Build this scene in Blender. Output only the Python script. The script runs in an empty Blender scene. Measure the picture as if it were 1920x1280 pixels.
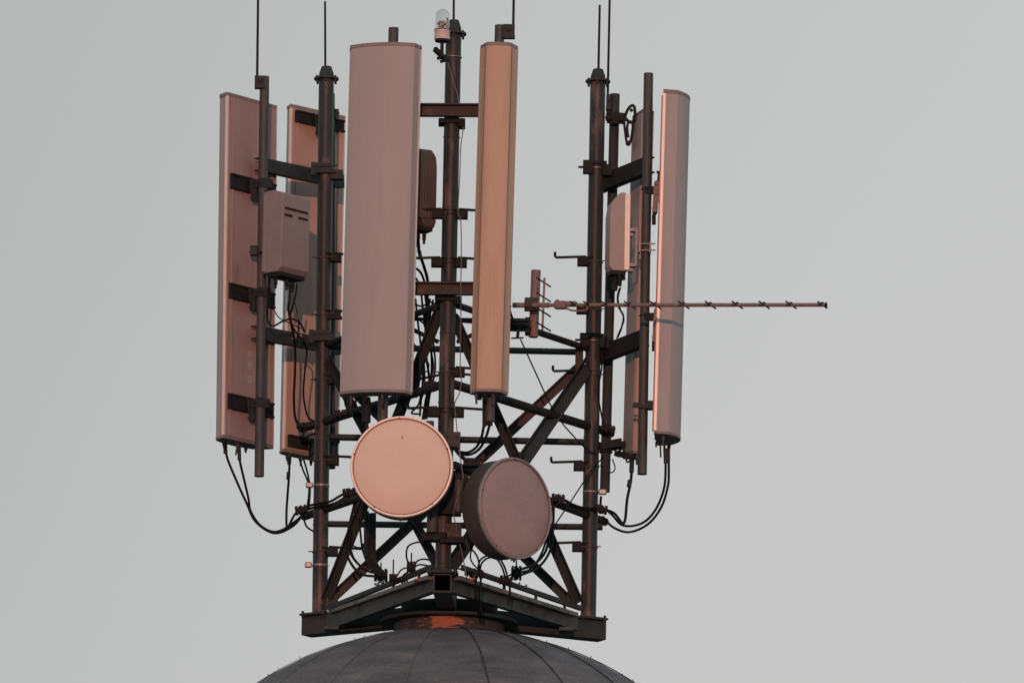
import bpy, math, random
from mathutils import Vector, Matrix
random.seed(7)
R = math.radians
V = Vector
scene = bpy.context.scene
C = scene.collection

# ------------------------------------------------------------------ camera
F_PX, DIST, PPM = 15000.0, 50.0, 300.0
ELEV, ROLL = R(11.5), R(0.95)
r0 = V((1, 0, 0)); u0 = V((0, -math.sin(ELEV), math.cos(ELEV))); fwd = V((0, math.cos(ELEV), math.sin(ELEV)))
c_r = r0 * math.cos(ROLL) + u0 * math.sin(ROLL)
c_u = u0 * math.cos(ROLL) - r0 * math.sin(ROLL)
TARGET = V((0.42, 0, 1.78))
CAM = TARGET - fwd * DIST
cd = bpy.data.cameras.new('camera'); cam = bpy.data.objects.new('camera', cd); C.objects.link(cam)
m = Matrix.Identity(4)
for i in range(3):
    m[i][0] = c_r[i]; m[i][1] = c_u[i]; m[i][2] = -fwd[i]; m[i][3] = CAM[i]
cam.matrix_world = m
cd.sensor_width = 36; cd.lens = 36 * F_PX / 1920; cd.clip_start = 1; cd.clip_end = 20000
scene.camera = cam

# ------------------------------------------------------------------ light
SUN_EL, SUN_AZ = R(1.2), R(2)             # the sun stands almost behind the viewer, a touch left, at the horizon
w = bpy.data.worlds.new('World'); scene.world = w; w.use_nodes = True
nt = w.node_tree; nt.nodes.clear()
out = nt.nodes.new('ShaderNodeOutputWorld'); bg = nt.nodes.new('ShaderNodeBackground')
sky = nt.nodes.new('ShaderNodeTexSky'); sky.sky_type = 'NISHITA'; sky.sun_disc = False
sky.sun_elevation = SUN_EL; sky.sun_rotation = R(180) + SUN_AZ; sky.air_density = 1.0; sky.dust_density = 3.0
bgs = nt.nodes.new('ShaderNodeBackground'); bgs.inputs[1].default_value = 0.02
nt.links.new(sky.outputs[0], bgs.inputs[0])
# veil of even high cloud over the clear sky, a little brighter towards the right
tc = nt.nodes.new('ShaderNodeTexCoord'); nz = nt.nodes.new('ShaderNodeTexNoise'); nz.inputs['Scale'].default_value = 14
nz.inputs['Detail'].default_value = 3
nt.links.new(tc.outputs['Generated'], nz.inputs['Vector'])
dt = nt.nodes.new('ShaderNodeVectorMath'); dt.operation = 'DOT_PRODUCT'; dt.inputs[1].default_value = (1, 0, -.55)
nt.links.new(tc.outputs['Generated'], dt.inputs[0])
ma = nt.nodes.new('ShaderNodeMath'); ma.operation = 'MULTIPLY_ADD'; ma.inputs[1].default_value = .035; nt.links.new(nz.outputs['Fac'], ma.inputs[0]); nt.links.new(dt.outputs['Value'], ma.inputs[2])
mr = nt.nodes.new('ShaderNodeMapRange'); mr.interpolation_type = 'SMOOTHSTEP'; mr.inputs[1].default_value = -.20; mr.inputs[2].default_value = -.03
nt.links.new(ma.outputs[0], mr.inputs[0])
rp = nt.nodes.new('ShaderNodeValToRGB')
rp.color_ramp.elements[0].position = 0; rp.color_ramp.elements[0].color = (0.448, 0.460, 0.462, 1)
rp.color_ramp.elements[1].position = 1; rp.color_ramp.elements[1].color = (0.552, 0.556, 0.556, 1)
nt.links.new(mr.outputs[0], rp.inputs[0]); nt.links.new(rp.outputs[0], bg.inputs[0])
bg.inputs[1].default_value = 1.0
add = nt.nodes.new('ShaderNodeAddShader')
nt.links.new(bg.outputs[0], add.inputs[0]); nt.links.new(bgs.outputs[0], add.inputs[1]); nt.links.new(add.outputs[0], out.inputs[0])
sd = bpy.data.lights.new('sun', 'SUN'); sd.energy = 2.1; sd.angle = R(0.55); sd.color = (1.0, 0.38, 0.25)
so = bpy.data.objects.new('sun', sd); C.objects.link(so)
sdir = V((math.sin(SUN_AZ) * math.cos(SUN_EL), math.cos(SUN_AZ) * math.cos(SUN_EL), -math.sin(SUN_EL)))
so.rotation_euler = sdir.to_track_quat('-Z', 'Y').to_euler()
vs = scene.view_settings; vs.view_transform = 'Standard'; vs.look = 'None'; vs.exposure = 0; vs.gamma = 1

# ------------------------------------------------------------------ helpers
def at(px, py, Y):
    d = fwd + c_r * ((px - 960) / F_PX) + c_u * ((640 - py) / F_PX)
    return CAM + d * ((Y - CAM.y) / d.y)

def frame(z, up=None):
    z = z.normalized()
    a = up if up is not None and abs(up.normalized().dot(z)) < .98 else (V((0, 0, 1)) if abs(z.z) < .9 else V((0, 1, 0)))
    x = a.cross(z).normalized(); y = z.cross(x)
    return x, y, z

def smooth_path(P, n=6):
    if len(P) < 3: return P
    Q = [P[0] * 2 - P[1]] + P + [P[-1] * 2 - P[-2]]
    o = []
    for i in range(1, len(Q) - 2):
        a, b, c, d = Q[i - 1:i + 3]
        for k in range(n):
            t = k / n
            o.append(.5 * ((2 * b) + (c - a) * t + (2 * a - 5 * b + 4 * c - d) * t * t + (3 * b - a - 3 * c + d) * t ** 3))
    o.append(P[-1]); return o

class MB:
    def __init__(s): s.v = []; s.f = []
    def poly(s, pts, faces):
        n = len(s.v); s.v += [V(p) for p in pts]; s.f += [[n + i for i in f] for f in faces]; return s
    def prof(s, p, q, pts, up=None, caps=True, s2=1.0):
        x, y, z = frame(q - p, up); n = len(pts)
        a = [p + x * u + y * v for u, v in pts] + [q + x * u * s2 + y * v * s2 for u, v in pts]
        fs = [[i, (i + 1) % n, n + (i + 1) % n, n + i] for i in range(n)]
        if caps: fs += [list(range(n))[::-1], list(range(n, 2 * n))]
        return s.poly(a, fs)
    def bar(s, p, q, w_, h, up=None):
        return s.prof(p, q, [(-w_ / 2, -h / 2), (w_ / 2, -h / 2), (w_ / 2, h / 2), (-w_ / 2, h / 2)], up)
    def angle(s, p, q, a, t=.007, up=None, flip=1):
        g = flip
        pts = [(0, 0), (a * g, 0), (a * g, t), (t * g, t), (t * g, a), (0, a)]
        pts = [(u - a * g / 2, v - a / 2) for u, v in pts]
        if g < 0: pts = pts[::-1]
        return s.prof(p, q, pts, up)
    def channel(s, p, q, h, b, t=.007, up=None, flip=1):
        pts = [(0, -h / 2), (b, -h / 2), (b, -h / 2 + t), (t, -h / 2 + t), (t, h / 2 - t), (b, h / 2 - t), (b, h / 2), (0, h / 2)]
        pts = [(u * flip, v) for u, v in pts]
        if flip < 0: pts = pts[::-1]
        return s.prof(p, q, pts, up)
    def cyl(s, p, q, r, r2=None, n=20, up=None):
        r2 = r if r2 is None else r2
        return s.prof(p, q, [(r * math.cos(2 * math.pi * i / n), r * math.sin(2 * math.pi * i / n)) for i in range(n)], up, True, r2 / r)
    def box(s, c, sx, sy, sz, ax=None):
        X, Y, Z = ax or (V((1, 0, 0)), V((0, 1, 0)), V((0, 0, 1)))
        pts = [c + X * (sx / 2 * i) + Y * (sy / 2 * j) + Z * (sz / 2 * k) for k in (-1, 1) for j in (-1, 1) for i in (-1, 1)]
        return s.poly(pts, [[0, 2, 3, 1], [4, 5, 7, 6], [0, 1, 5, 4], [2, 6, 7, 3], [0, 4, 6, 2], [1, 3, 7, 5]])
    def tube(s, P, r, n=8, sm=True, k=6):
        P = smooth_path([V(p) for p in P], k) if sm else [V(p) for p in P]
        x, y, z = frame(P[1] - P[0]); base = len(s.v)
        for i, p in enumerate(P):
            t = (P[min(i + 1, len(P) - 1)] - P[max(i - 1, 0)]).normalized()
            x = (x - t * x.dot(t)).normalized(); y = t.cross(x)
            for j in range(n):
                a = 2 * math.pi * j / n
                s.v.append(p + x * (r * math.cos(a)) + y * (r * math.sin(a)))
        for i in range(len(P) - 1):
            for j in range(n):
                a = base + i * n + j; b = base + i * n + (j + 1) % n
                s.f.append([a, b, b + n, a + n])
        s.f.append([base + j for j in range(n)][::-1]); e = base + (len(P) - 1) * n
        s.f.append([e + j for j in range(n)]); return s
    def ring(s, c, axis, r, t, n=24, m_=6, h=None):
        x, y, z = frame(axis); base = len(s.v)
        for i in range(n):
            a = 2 * math.pi * i / n; d = x * math.cos(a) + y * math.sin(a)
            for j in range(m_):
                b = 2 * math.pi * j / m_ + .5
                s.v.append(c + d * (r + t * math.cos(b)) + z * ((h or t) * math.sin(b)))
        for i in range(n):
            for j in range(m_):
                i2 = (i + 1) % n; j2 = (j + 1) % m_
                s.f.append([base + i * m_ + j, base + i2 * m_ + j, base + i2 * m_ + j2, base + i * m_ + j2])
        return s
    def lathe(s, c, axis, pr, n=48, up=None):
        x, y, z = frame(axis, up); base = len(s.v); k = len(pr)
        for i in range(n):
            a = 2 * math.pi * i / n; d = x * math.cos(a) + y * math.sin(a)
            for (rr, zz) in pr: s.v.append(c + d * rr + z * zz)
        for i in range(n):
            for j in range(k - 1):
                a = base + i * k + j; b = base + ((i + 1) % n) * k + j
                s.f.append([a, b, b + 1, a + 1])
        return s

ROOTM = {}
def link_mesh(name, mb, mat, parent=None, loc=None, bev=0, angle=38):
    """world-space MB -> one mesh object; parts are put into their root's frame"""
    me = bpy.data.meshes.new(name)
    if parent is not None:
        inv = ROOTM[parent.name].inverted(); vs_ = [inv @ p for p in mb.v]
    else:
        loc = loc or mb.v[0]; vs_ = [p - loc for p in mb.v]
    me.from_pydata(vs_, [], mb.f); me.update()
    me.validate()
    o = bpy.data.objects.new(name, me); C.objects.link(o); me.materials.append(mat)
    for p in me.polygons: p.use_smooth = True
    me.set_sharp_from_angle(angle=R(angle))
    if parent is not None:
        o.parent = parent; ROOTM[o.name] = ROOTM[parent.name]
    else:
        o.location = loc; ROOTM[o.name] = Matrix.Translation(loc)
    if bev:
        b = o.modifiers.new('bevel', 'BEVEL'); b.width = bev; b.segments = 2; b.limit_method = 'ANGLE'; b.angle_limit = R(40)
    return o
part = link_mesh
def tag(o, label, cat, group=None, kind=None):
    if label: o['label'] = label
    if cat: o['category'] = cat
    if group: o['group'] = group
    if kind: o['kind'] = kind
    return o
def empty(name, loc, label, cat, group=None, M=None):
    o = bpy.data.objects.new(name, None); C.objects.link(o); o.empty_display_size = .05
    Mx = Matrix.Translation(loc) if M is None else M
    o.matrix_world = Mx; ROOTM[o.name] = Mx.copy()
    return tag(o, label, cat, group)

# ------------------------------------------------------------------ materials
def material(name, c1, c2, scale=8, rough=.6, metal=0, bump=.1, bscale=None, stretch=(1, 1, 1), spot=None, spots=.62, spot_scale=5, spot_stretch=(1, 1, 1), spec=.4, fine=.0):
    m = bpy.data.materials.new(name); m.use_nodes = True; t = m.node_tree; n = t.nodes; L = t.links
    b = n['Principled BSDF']; tc = n.new('ShaderNodeTexCoord')
    mp = n.new('ShaderNodeMapping'); mp.inputs['Scale'].default_value = stretch; L.new(tc.outputs['Object'], mp.inputs[0])
    nz = n.new('ShaderNodeTexNoise'); nz.inputs['Scale'].default_value = scale; nz.inputs['Detail'].default_value = 8; nz.inputs['Roughness'].default_value = .65
    L.new(mp.outputs[0], nz.inputs['Vector'])
    r = n.new('ShaderNodeValToRGB'); r.color_ramp.elements[0].position = .32; r.color_ramp.elements[1].position = .68
    r.color_ramp.elements[0].color = (*c1, 1); r.color_ramp.elements[1].color = (*c2, 1)
    L.new(nz.outputs['Fac'], r.inputs[0]); col = r.outputs[0]
    if spot:
        mp2 = n.new('ShaderNodeMapping'); mp2.inputs['Scale'].default_value = spot_stretch; L.new(tc.outputs['Object'], mp2.inputs[0])
        n2 = n.new('ShaderNodeTexNoise'); n2.inputs['Scale'].default_value = spot_scale; n2.inputs['Detail'].default_value = 6; n2.inputs['Roughness'].default_value = .6
        L.new(mp2.outputs[0], n2.inputs['Vector'])
        r2 = n.new('ShaderNodeValToRGB'); r2.color_ramp.elements[0].position = spots - .05; r2.color_ramp.elements[1].position = spots + .06
        L.new(n2.outputs['Fac'], r2.inputs[0])
        mx = n.new('ShaderNodeMix'); mx.data_type = 'RGBA'; L.new(r2.outputs[0], mx.inputs[0]); L.new(col, mx.inputs[6]); mx.inputs[7].default_value = (*spot, 1)
        col = mx.outputs[2]
    n4 = n.new('ShaderNodeTexNoise'); n4.inputs['Scale'].default_value = bscale or 220; n4.inputs['Detail'].default_value = 4
    L.new(tc.outputs['Object'], n4.inputs['Vector'])
    if fine:
        mr = n.new('ShaderNodeMapRange'); mr.inputs[3].default_value = 1 - fine; mr.inputs[4].default_value = 1 + fine; mr.inputs[1].default_value = .3; mr.inputs[2].default_value = .7
        L.new(n4.outputs['Fac'], mr.inputs[0]); vm = n.new('ShaderNodeVectorMath'); vm.operation = 'SCALE'
        L.new(col, vm.inputs[0]); L.new(mr.outputs[0], vm.inputs['Scale']); col = vm.outputs[0]
    L.new(col, b.inputs['Base Color'])
    b.inputs['Metallic'].default_value = metal; b.inputs['Specular IOR Level'].default_value = spec
    rr = n.new('ShaderNodeMapRange'); rr.inputs[3].default_value = max(0, rough - .1); rr.inputs[4].default_value = min(1, rough + .12)
    L.new(nz.outputs['Fac'], rr.inputs[0]); L.new(rr.outputs[0], b.inputs['Roughness'])
    bp = n.new('ShaderNodeBump'); bp.inputs['Strength'].default_value = bump; bp.inputs['Distance'].default_value = .004
    L.new(n4.outputs['Fac'], bp.inputs['Height']); L.new(bp.outputs[0], b.inputs['Normal'])
    return m
M = {}
M['steel'] = material('dark_painted_steel', (.020, .032, .037), (.032, .048, .054), 12, .65, 0, .25, spot=(.045, .05, .054), spots=.68, fine=.15, spec=.18)
M['black'] = material('black_steel', (.011, .016, .018), (.020, .027, .030), 12, .7, 0, .25, fine=.15, spec=.13)
M['channel'] = material('grey_channel_steel', (.036, .058, .065), (.054, .082, .091), 9, .65, 0, .3, spot=(.026, .038, .043), spots=.6, fine=.2, spec=.15)
M['flange'] = material('pale_grey_angle_steel', (.085, .115, .125), (.115, .15, .16), 9, .65, 0, .3, spot=(.05, .065, .07), spots=.56, fine=.2, spec=.25)
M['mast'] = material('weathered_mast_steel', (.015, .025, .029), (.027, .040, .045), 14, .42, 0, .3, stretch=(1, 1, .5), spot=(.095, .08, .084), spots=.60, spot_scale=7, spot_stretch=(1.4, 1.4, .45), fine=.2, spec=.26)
M['pipe'] = material('pipe_steel', (.034, .048, .054), (.052, .069, .075), 20, .5, 0, .3, stretch=(1, 1, .3), spot=(.08, .077, .08), spots=.62, spot_stretch=(1, 1, .3), fine=.2, spec=.28)
M['zinc'] = material('galvanised_steel', (.15, .17, .18), (.26, .28, .29), 30, .4, .5, .15)
M['rustbar'] = material('rusty_beam', (.036, .040, .043), (.062, .062, .064), 22, .7, 0, .3, stretch=(1, 1, .5), spot=(.11, .08, .07), spots=.64, spot_scale=9, fine=.25, spec=.2)
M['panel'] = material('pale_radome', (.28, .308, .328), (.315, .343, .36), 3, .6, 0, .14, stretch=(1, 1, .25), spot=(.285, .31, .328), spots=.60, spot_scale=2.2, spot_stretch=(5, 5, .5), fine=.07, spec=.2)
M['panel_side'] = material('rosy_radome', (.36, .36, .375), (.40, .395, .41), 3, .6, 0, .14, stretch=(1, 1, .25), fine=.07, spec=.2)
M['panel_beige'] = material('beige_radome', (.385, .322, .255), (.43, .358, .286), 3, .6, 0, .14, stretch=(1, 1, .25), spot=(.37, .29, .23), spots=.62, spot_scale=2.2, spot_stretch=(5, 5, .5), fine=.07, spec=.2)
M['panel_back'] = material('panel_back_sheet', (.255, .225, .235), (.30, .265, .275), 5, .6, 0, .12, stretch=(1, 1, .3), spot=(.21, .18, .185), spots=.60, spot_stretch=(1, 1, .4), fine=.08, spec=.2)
M['panel_warm'] = material('sun_tinted_panel', (.33, .265, .235), (.385, .31, .275), 5, .6, 0, .12, stretch=(1, 1, .3), spot=(.30, .24, .22), spots=.62, spot_stretch=(1, 1, .4), fine=.08, spec=.2)  # grey sheet with the orange sunset light mixed into its colour
M['cap'] = material('panel_end_cap', (.16, .165, .17), (.21, .21, .215), 10, .65, 0, .15, fine=.08, spec=.2)
M['edge'] = material('bright_edge_trim', (.56, .54, .52), (.64, .62, .60), 14, .4, .15, .08)
M['seam'] = material('reddish_seam', (.12, .06, .045), (.17, .085, .06), 40, .8)
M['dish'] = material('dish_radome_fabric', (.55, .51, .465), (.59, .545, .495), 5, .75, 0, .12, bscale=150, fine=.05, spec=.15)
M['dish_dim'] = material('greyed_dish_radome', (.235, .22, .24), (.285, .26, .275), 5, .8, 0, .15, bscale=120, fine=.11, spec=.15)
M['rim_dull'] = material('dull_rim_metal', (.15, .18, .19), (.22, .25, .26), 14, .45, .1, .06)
M['shroud'] = material('dark_dish_shroud', (.046, .052, .055), (.062, .068, .071), 8, .7, 0, .1, fine=.1, spec=.18)
M['rim'] = material('dish_rim_metal', (.70, .66, .62), (.80, .75, .70), 14, .35, .1, .06)
M['unit'] = material('radio_unit_paint', (.175, .178, .19), (.215, .212, .222), 6, .65, 0, .2, fine=.09, spec=.2)
M['unit_pale'] = material('pale_radio_unit_paint', (.27, .265, .27), (.31, .30, .305), 6, .65, 0, .2, fine=.07, spec=.2)
M['unit_dark'] = material('dark_radio_unit_paint', (.06, .06, .063), (.085, .085, .087), 6, .65, 0, .2, fine=.07, spec=.2)
M['rubber'] = material('black_cable_rubber', (.004, .006, .007), (.008, .010, .011), 30, .6, 0, .1, spec=.15)
M['grey_cable'] = material('grey_cable_sheath', (.10, .125, .135), (.15, .18, .19), 30, .6)
M['yagi'] = material('weathered_aluminium', (.13, .115, .12), (.21, .18, .18), 25, .55, .1, .15, fine=.12, spec=.2)
M['slot'] = material('vent_slot_dark', (.006, .006, .006), (.01, .01, .01), 20, .9)
M['white'] = material('beacon_base_enamel', (.42, .42, .44), (.5, .49, .5), 12, .5)
M['bulb'] = material('beacon_bulb_enamel', (.3, .3, .3), (.4, .4, .4), 12, .3)
M['rust'] = material('rust_red_primer', (.42, .11, .055), (.2, .055, .035), 14, .8, 0, .3, stretch=(1, 1, 2), spot=(.05, .04, .04), spots=.62, spot_scale=9, spot_stretch=(1, 1, 3))
M['dome'] = material('weathered_dome_sheet', (.058, .080, .094), (.120, .148, .166), 2.6, .7, 0, .35, bscale=60, stretch=(1, 1, 5), spot=(.15, .16, .17), spots=.68, spot_scale=5, spot_stretch=(1, 1, 2), fine=.18, spec=.2)
M['dome_seam'] = material('dome_seam_metal', (.028, .036, .042), (.045, .055, .062), 20, .8, 0, .2, spec=.1)
M['ground'] = material('distant_ground', (.05, .06, .04), (.09, .09, .07), .01, .9)
g = bpy.data.materials.new('clear_glass'); g.use_nodes = True; b_ = g.node_tree.nodes['Principled BSDF']
b_.inputs['Transmission Weight'].default_value = 1; b_.inputs['Roughness'].default_value = .03; b_.inputs['IOR'].default_value = 1.35
b_.inputs['Base Color'].default_value = (.86, .88, .88, 1); M['glass'] = g

# neck material: dark steel with one rust red patch where the paint is gone (object space)
def neck_material():
    m = material('neck_steel_with_rust_patch', (.014, .022, .025), (.036, .044, .048), 9, .7, 0, .3, fine=.2)
    n = m.node_tree.nodes; L = m.node_tree.links; b = n['Principled BSDF']
    src = b.inputs['Base Color'].links[0].from_socket
    tc = n.new('ShaderNodeTexCoord'); mp = n.new('ShaderNodeMapping'); mp.vector_type = 'POINT'
    mp.inputs['Location'].default_value = (.02 * 7.0, 0, .52); mp.inputs['Scale'].default_value = (7.0, 0, 9)
    L.new(tc.outputs['Object'], mp.inputs[0])
    ln = n.new('ShaderNodeVectorMath'); ln.operation = 'LENGTH'; L.new(mp.outputs[0], ln.inputs[0])
    nz = n.new('ShaderNodeTexNoise'); nz.inputs['Scale'].default_value = 26; nz.inputs['Detail'].default_value = 6
    mp2 = n.new('ShaderNodeMapping'); mp2.inputs['Scale'].default_value = (.5, .5, 2); L.new(tc.outputs['Object'], mp2.inputs[0]); L.new(mp2.outputs[0], nz.inputs['Vector'])
    ad = n.new('ShaderNodeMath'); ad.operation = 'MULTIPLY_ADD'; ad.inputs[1].default_value = 3.6; L.new(nz.outputs['Fac'], ad.inputs[0]); L.new(ln.outputs['Value'], ad.inputs[2])
    r = n.new('ShaderNodeValToRGB'); r.color_ramp.elements[0].position = .78; r.color_ramp.elements[1].position = .90
    dv = n.new('ShaderNodeMath'); dv.operation = 'DIVIDE'; dv.inputs[1].default_value = 3; L.new(ad.outputs[0], dv.inputs[0]); L.new(dv.outputs[0], r.inputs[0])
    mx = n.new('ShaderNodeMix'); mx.data_type = 'RGBA'; L.new(r.outputs[0], mx.inputs[0]); mx.inputs[6].default_value = (.27, .115, .08, 1); L.new(src, mx.inputs[7])
    L.new(mx.outputs[2], b.inputs['Base Color']); return m
M['neck'] = neck_material()

# ------------------------------------------------------------------ key places (world depth Y of the three masts)
YF, YL, YR = -.967, .527, .44
def on(A, B, px):       # depth on a straight run between two masts, by its place along it
    (xa, ya), (xb, yb) = A, B
    return ya + (yb - ya) * (px - xa) / (xb - xa)
def YFR(px): return on((838, YF), (1110, YR), px)
def YFL(px): return on((838, YF), (604, YL), px)
def YLR(px): return on((604, YL), (1110, YR), px)
class Line:
    def __init__(s, a, b): s.a = a; s.b = b; s.d = (b - a).normalized()
    def z(s, z): t = (z - s.a.z) / (s.b.z - s.a.z); return s.a.lerp(s.b, t)
    def y(s, py):   # point on the line at picture height py
        lo, hi = 0.0, 1.0
        pa, pb = proj(s.a)[1], proj(s.b)[1]
        return s.a.lerp(s.b, (py - pa) / (pb - pa))
def proj(p):
    d = p - CAM; k = F_PX / d.dot(fwd)
    return 960 + d.dot(c_r) * k, 640 - d.dot(c_u) * k
MF = Line(at(830.5, 1074, YF), at(850.5, 66, YF))
ML = Line(at(599.5, 1152, YL), at(612, 150, YL))
MR = Line(at(1103, 1160, YR), at(1121, 155, YR))

# ------------------------------------------------------------------ ground, dome
AX = at(842, 1171, 0)          # tower axis at the flange under the arms
gz = CAM.z - 2.0
gm = MB(); N = 48
gm.poly([(6000 * math.cos(2 * math.pi * i / N), 6000 * math.sin(2 * math.pi * i / N), gz) for i in range(N)], [list(range(N))])
tag(link_mesh('ground', gm, M['ground'], loc=V((0, 0, gz))), None, None, kind='structure')

DR = 650 / PPM; DC = at(836, 1836.5, 0)
dome = empty('domed_roof', V((DC.x, DC.y, gz)), 'dark grey sheet metal dome with radial seams under the antenna tower', 'dome')
dm = MB()
prof_ = [(DR * math.sin(R(a)), DR * math.cos(R(a))) for a in [3 + 5.8 * k for k in range(16)]]
dm.lathe(DC, V((0, 0, 1)), prof_, n=72)
part('dome_shell', dm, M['dome'], dome, angle=25)
for k in range(18):
    az = R(-90 - 10.5 + 20 * k + .0)
    d = V((math.cos(az), math.sin(az), 0)); s_ = MB()
    P = [DC + d * (DR * 1.001 * math.sin(R(a))) + V((0, 0, DR * 1.001 * math.cos(R(a)))) for a in [6 + 2.1 * q for q in range(41)]]
    s_.tube(P, .0036 if -91 < math.degrees(az) < -20 else .0022, 6, sm=False)
    for q in sorted(random.sample(range(2, 40), 15)):
        jj = P[q] + d * random.uniform(-.002, .002); nrm = (P[q] - DC).normalized()
        s_.cyl(jj, jj + nrm * random.uniform(.007, .016), .0026, n=6)
    part('seam', s_, M['dome_seam' if -91 < math.degrees(az) < -20 else 'dome'], dome)
dw = MB(); dw.lathe(V((DC.x, DC.y, gz)), V((0, 0, 1)), [(DR + .02, 0), (DR + .02, DC.z - gz - .02), (DR + .12, DC.z - gz - .02), (DR + .12, DC.z - gz + .1), (DR * .98, DC.z - gz + .12)], n=72)
part('drum_wall', dw, M['dome'], dome)

# ------------------------------------------------------------------ tower
T = empty('lattice_tower', AX, 'dark steel lattice tower of three masts joined by tubes and cross braces', 'tower')
nk = MB()
nz0 = DC.z + DR * math.cos(math.asin(.343 / DR)) - .03
nk.lathe(V((AX.x, 0, nz0)), V((0, 0, 1)), [(.343, 0), (.343, AX.z - nz0 - .001)], n=64)
no = part('neck', nk, M['neck'], T)
fl = MB(); fl.lathe(V((AX.x, 0, AX.z)), V((0, 0, 1)), [(0, 0), (.425, 0), (.43, .004), (.43, .016), (.425, .02), (0, .02)], n=72)
part('flange_ring', fl, M['steel'], T)
# the three radial box arms; each mast stands on the end plate of its arm
BH, BW = .118, .112
UP = V((0, 0, 1))
arm_z = at(828, 1093, YF - .03).z
hub = MB(); hub.cyl(V((AX.x, 0, AX.z + .021)), V((AX.x, 0, arm_z + BH / 2 - .03)), .30, n=24); part('hub', hub, M['black'], T)
arms = []
for nm, ml, ext in (('front', MF, .06), ('left', ML, .10), ('right', MR, .10)):
    e = V((ml.a.x, ml.a.y, 0)); d = (e - V((AX.x, 0, 0))); Ld = d.length; d.normalize()
    z = ml.a.z - .012 - BH / 2 if nm != 'front' else ml.a.z - .012 - BH / 2
    p0 = V((AX.x, 0, z)) + d * .15; p1 = V((AX.x, 0, z)) + d * (Ld + ext)
    b = MB(); t = .009
    x, y, zz = frame(p1 - p0, UP)
    o_ = [(-BW / 2, -BH / 2), (BW / 2, -BH / 2), (BW / 2, BH / 2), (-BW / 2, BH / 2)]
    i_ = [(-BW / 2 + t, -BH / 2 + t), (BW / 2 - t, -BH / 2 + t), (BW / 2 - t, BH / 2 - t), (-BW / 2 + t, BH / 2 - t)]
    P = [p0 + x * u + y * v for u, v in o_] + [p1 + x * u + y * v for u, v in o_] + [p1 + x * u + y * v for u, v in i_] + [p1 - zz * .5 + x * u + y * v for u, v in i_]
    fs = [[k, (k + 1) % 4, 4 + (k + 1) % 4, 4 + k] for k in range(4)] + [[4 + k, 4 + (k + 1) % 4, 8 + (k + 1) % 4, 8 + k] for k in range(4)] + \
         [[8 + k, 8 + (k + 1) % 4, 12 + (k + 1) % 4, 12 + k] for k in range(4)] + [[15, 14, 13, 12], [3, 2, 1, 0]]
    b.poly(P, fs)
    part('base_arm', b, M['steel'] if nm != 'front' else M['channel'], T, bev=.004)
    pl = MB(); pc = V((ml.a.x, ml.a.y, z + BH / 2 + .0075)); s_ = BW + .075
    pl.box(pc, s_, s_, .013, (d, UP.cross(d), UP))
    pl.box(pc + V((0, 0, -.0 + .011)), s_ * .9, s_ * .62, .009, (d, UP.cross(d), UP))
    for i in (-1, 1):
        for j in (-1, 1):
            q = pc + d * (i * s_ * .41) + UP.cross(d) * (j * s_ * .41); pl.cyl(q - V((0, 0, .018)), q + V((0, 0, .024)), .009, n=6)
    part('mast_foot_plate', pl, M['steel'], T, bev=.002)
    arms.append((p0, p1, z, d))
# masts with their caps
for (ml, tp, rr_) in ((MF, 42, .0485), (ML, 128, .0485), (MR, 133, .0485)):
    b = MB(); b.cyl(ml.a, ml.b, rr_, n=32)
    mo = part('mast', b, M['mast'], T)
    c = MB(); u = ml.d; p = ml.b
    c.cyl(p, p + u * .012, .079, n=28)
    for i in range(6):
        a = i * math.pi / 3 + .5; q = p + V((math.cos(a), math.sin(a), 0)) * .067
        c.cyl(q - u * .02, q + u * .022, .007, n=6)
    hh = (proj(p)[1] - tp) / PPM
    x, y, z = frame(u, V((0, 1, 0)))
    c.prof(p + u * .012, p + u * (.012 + hh * .34), [(.050 * math.cos(k * math.pi / 4 + .39), .050 * math.sin(k * math.pi / 4 + .39)) for k in range(8)])
    c.prof(p + u * (.0125 + hh * .34), p + u * (.012 + hh), [(.050 * math.cos(k * math.pi / 4 + .39), .050 * math.sin(k * math.pi / 4 + .39)) for k in range(8)], s2=.66)
    part('mast_cap', c, M['steel'], mo)
# sleeves, weld rings and thin bands round the masts
def bands(ml, ys, mat, h=.003, r=.0505, nm='band'):
    for y_ in ys:
        b = MB(); b.ring(ml.y(y_), ml.d, r, .0022, 28, 6, h); part(nm, b, mat, T)
bands(MF, [628, 707, 757, 780, 260, 108], M['pipe'])
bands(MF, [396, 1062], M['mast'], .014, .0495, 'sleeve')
bands(ML, [713, 818, 985], M['pipe']); bands(MR, [822, 700, 983], M['pipe'])

def tube_part(name, pts, r, mat=None, par=None, n=14, **k):
    b = MB(); b.tube(pts, r, n, sm=len(pts) > 2); return part(name, b, mat or M['steel'], par or T, **k)
def brace(a, b_, w_, name='brace', mat=None, flip=1, up=None):
    m_ = MB(); m_.angle(a, b_, w_, .008, up or V((0, -1, .2)), flip); return part(name, m_, mat or M['steel'], T)
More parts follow.
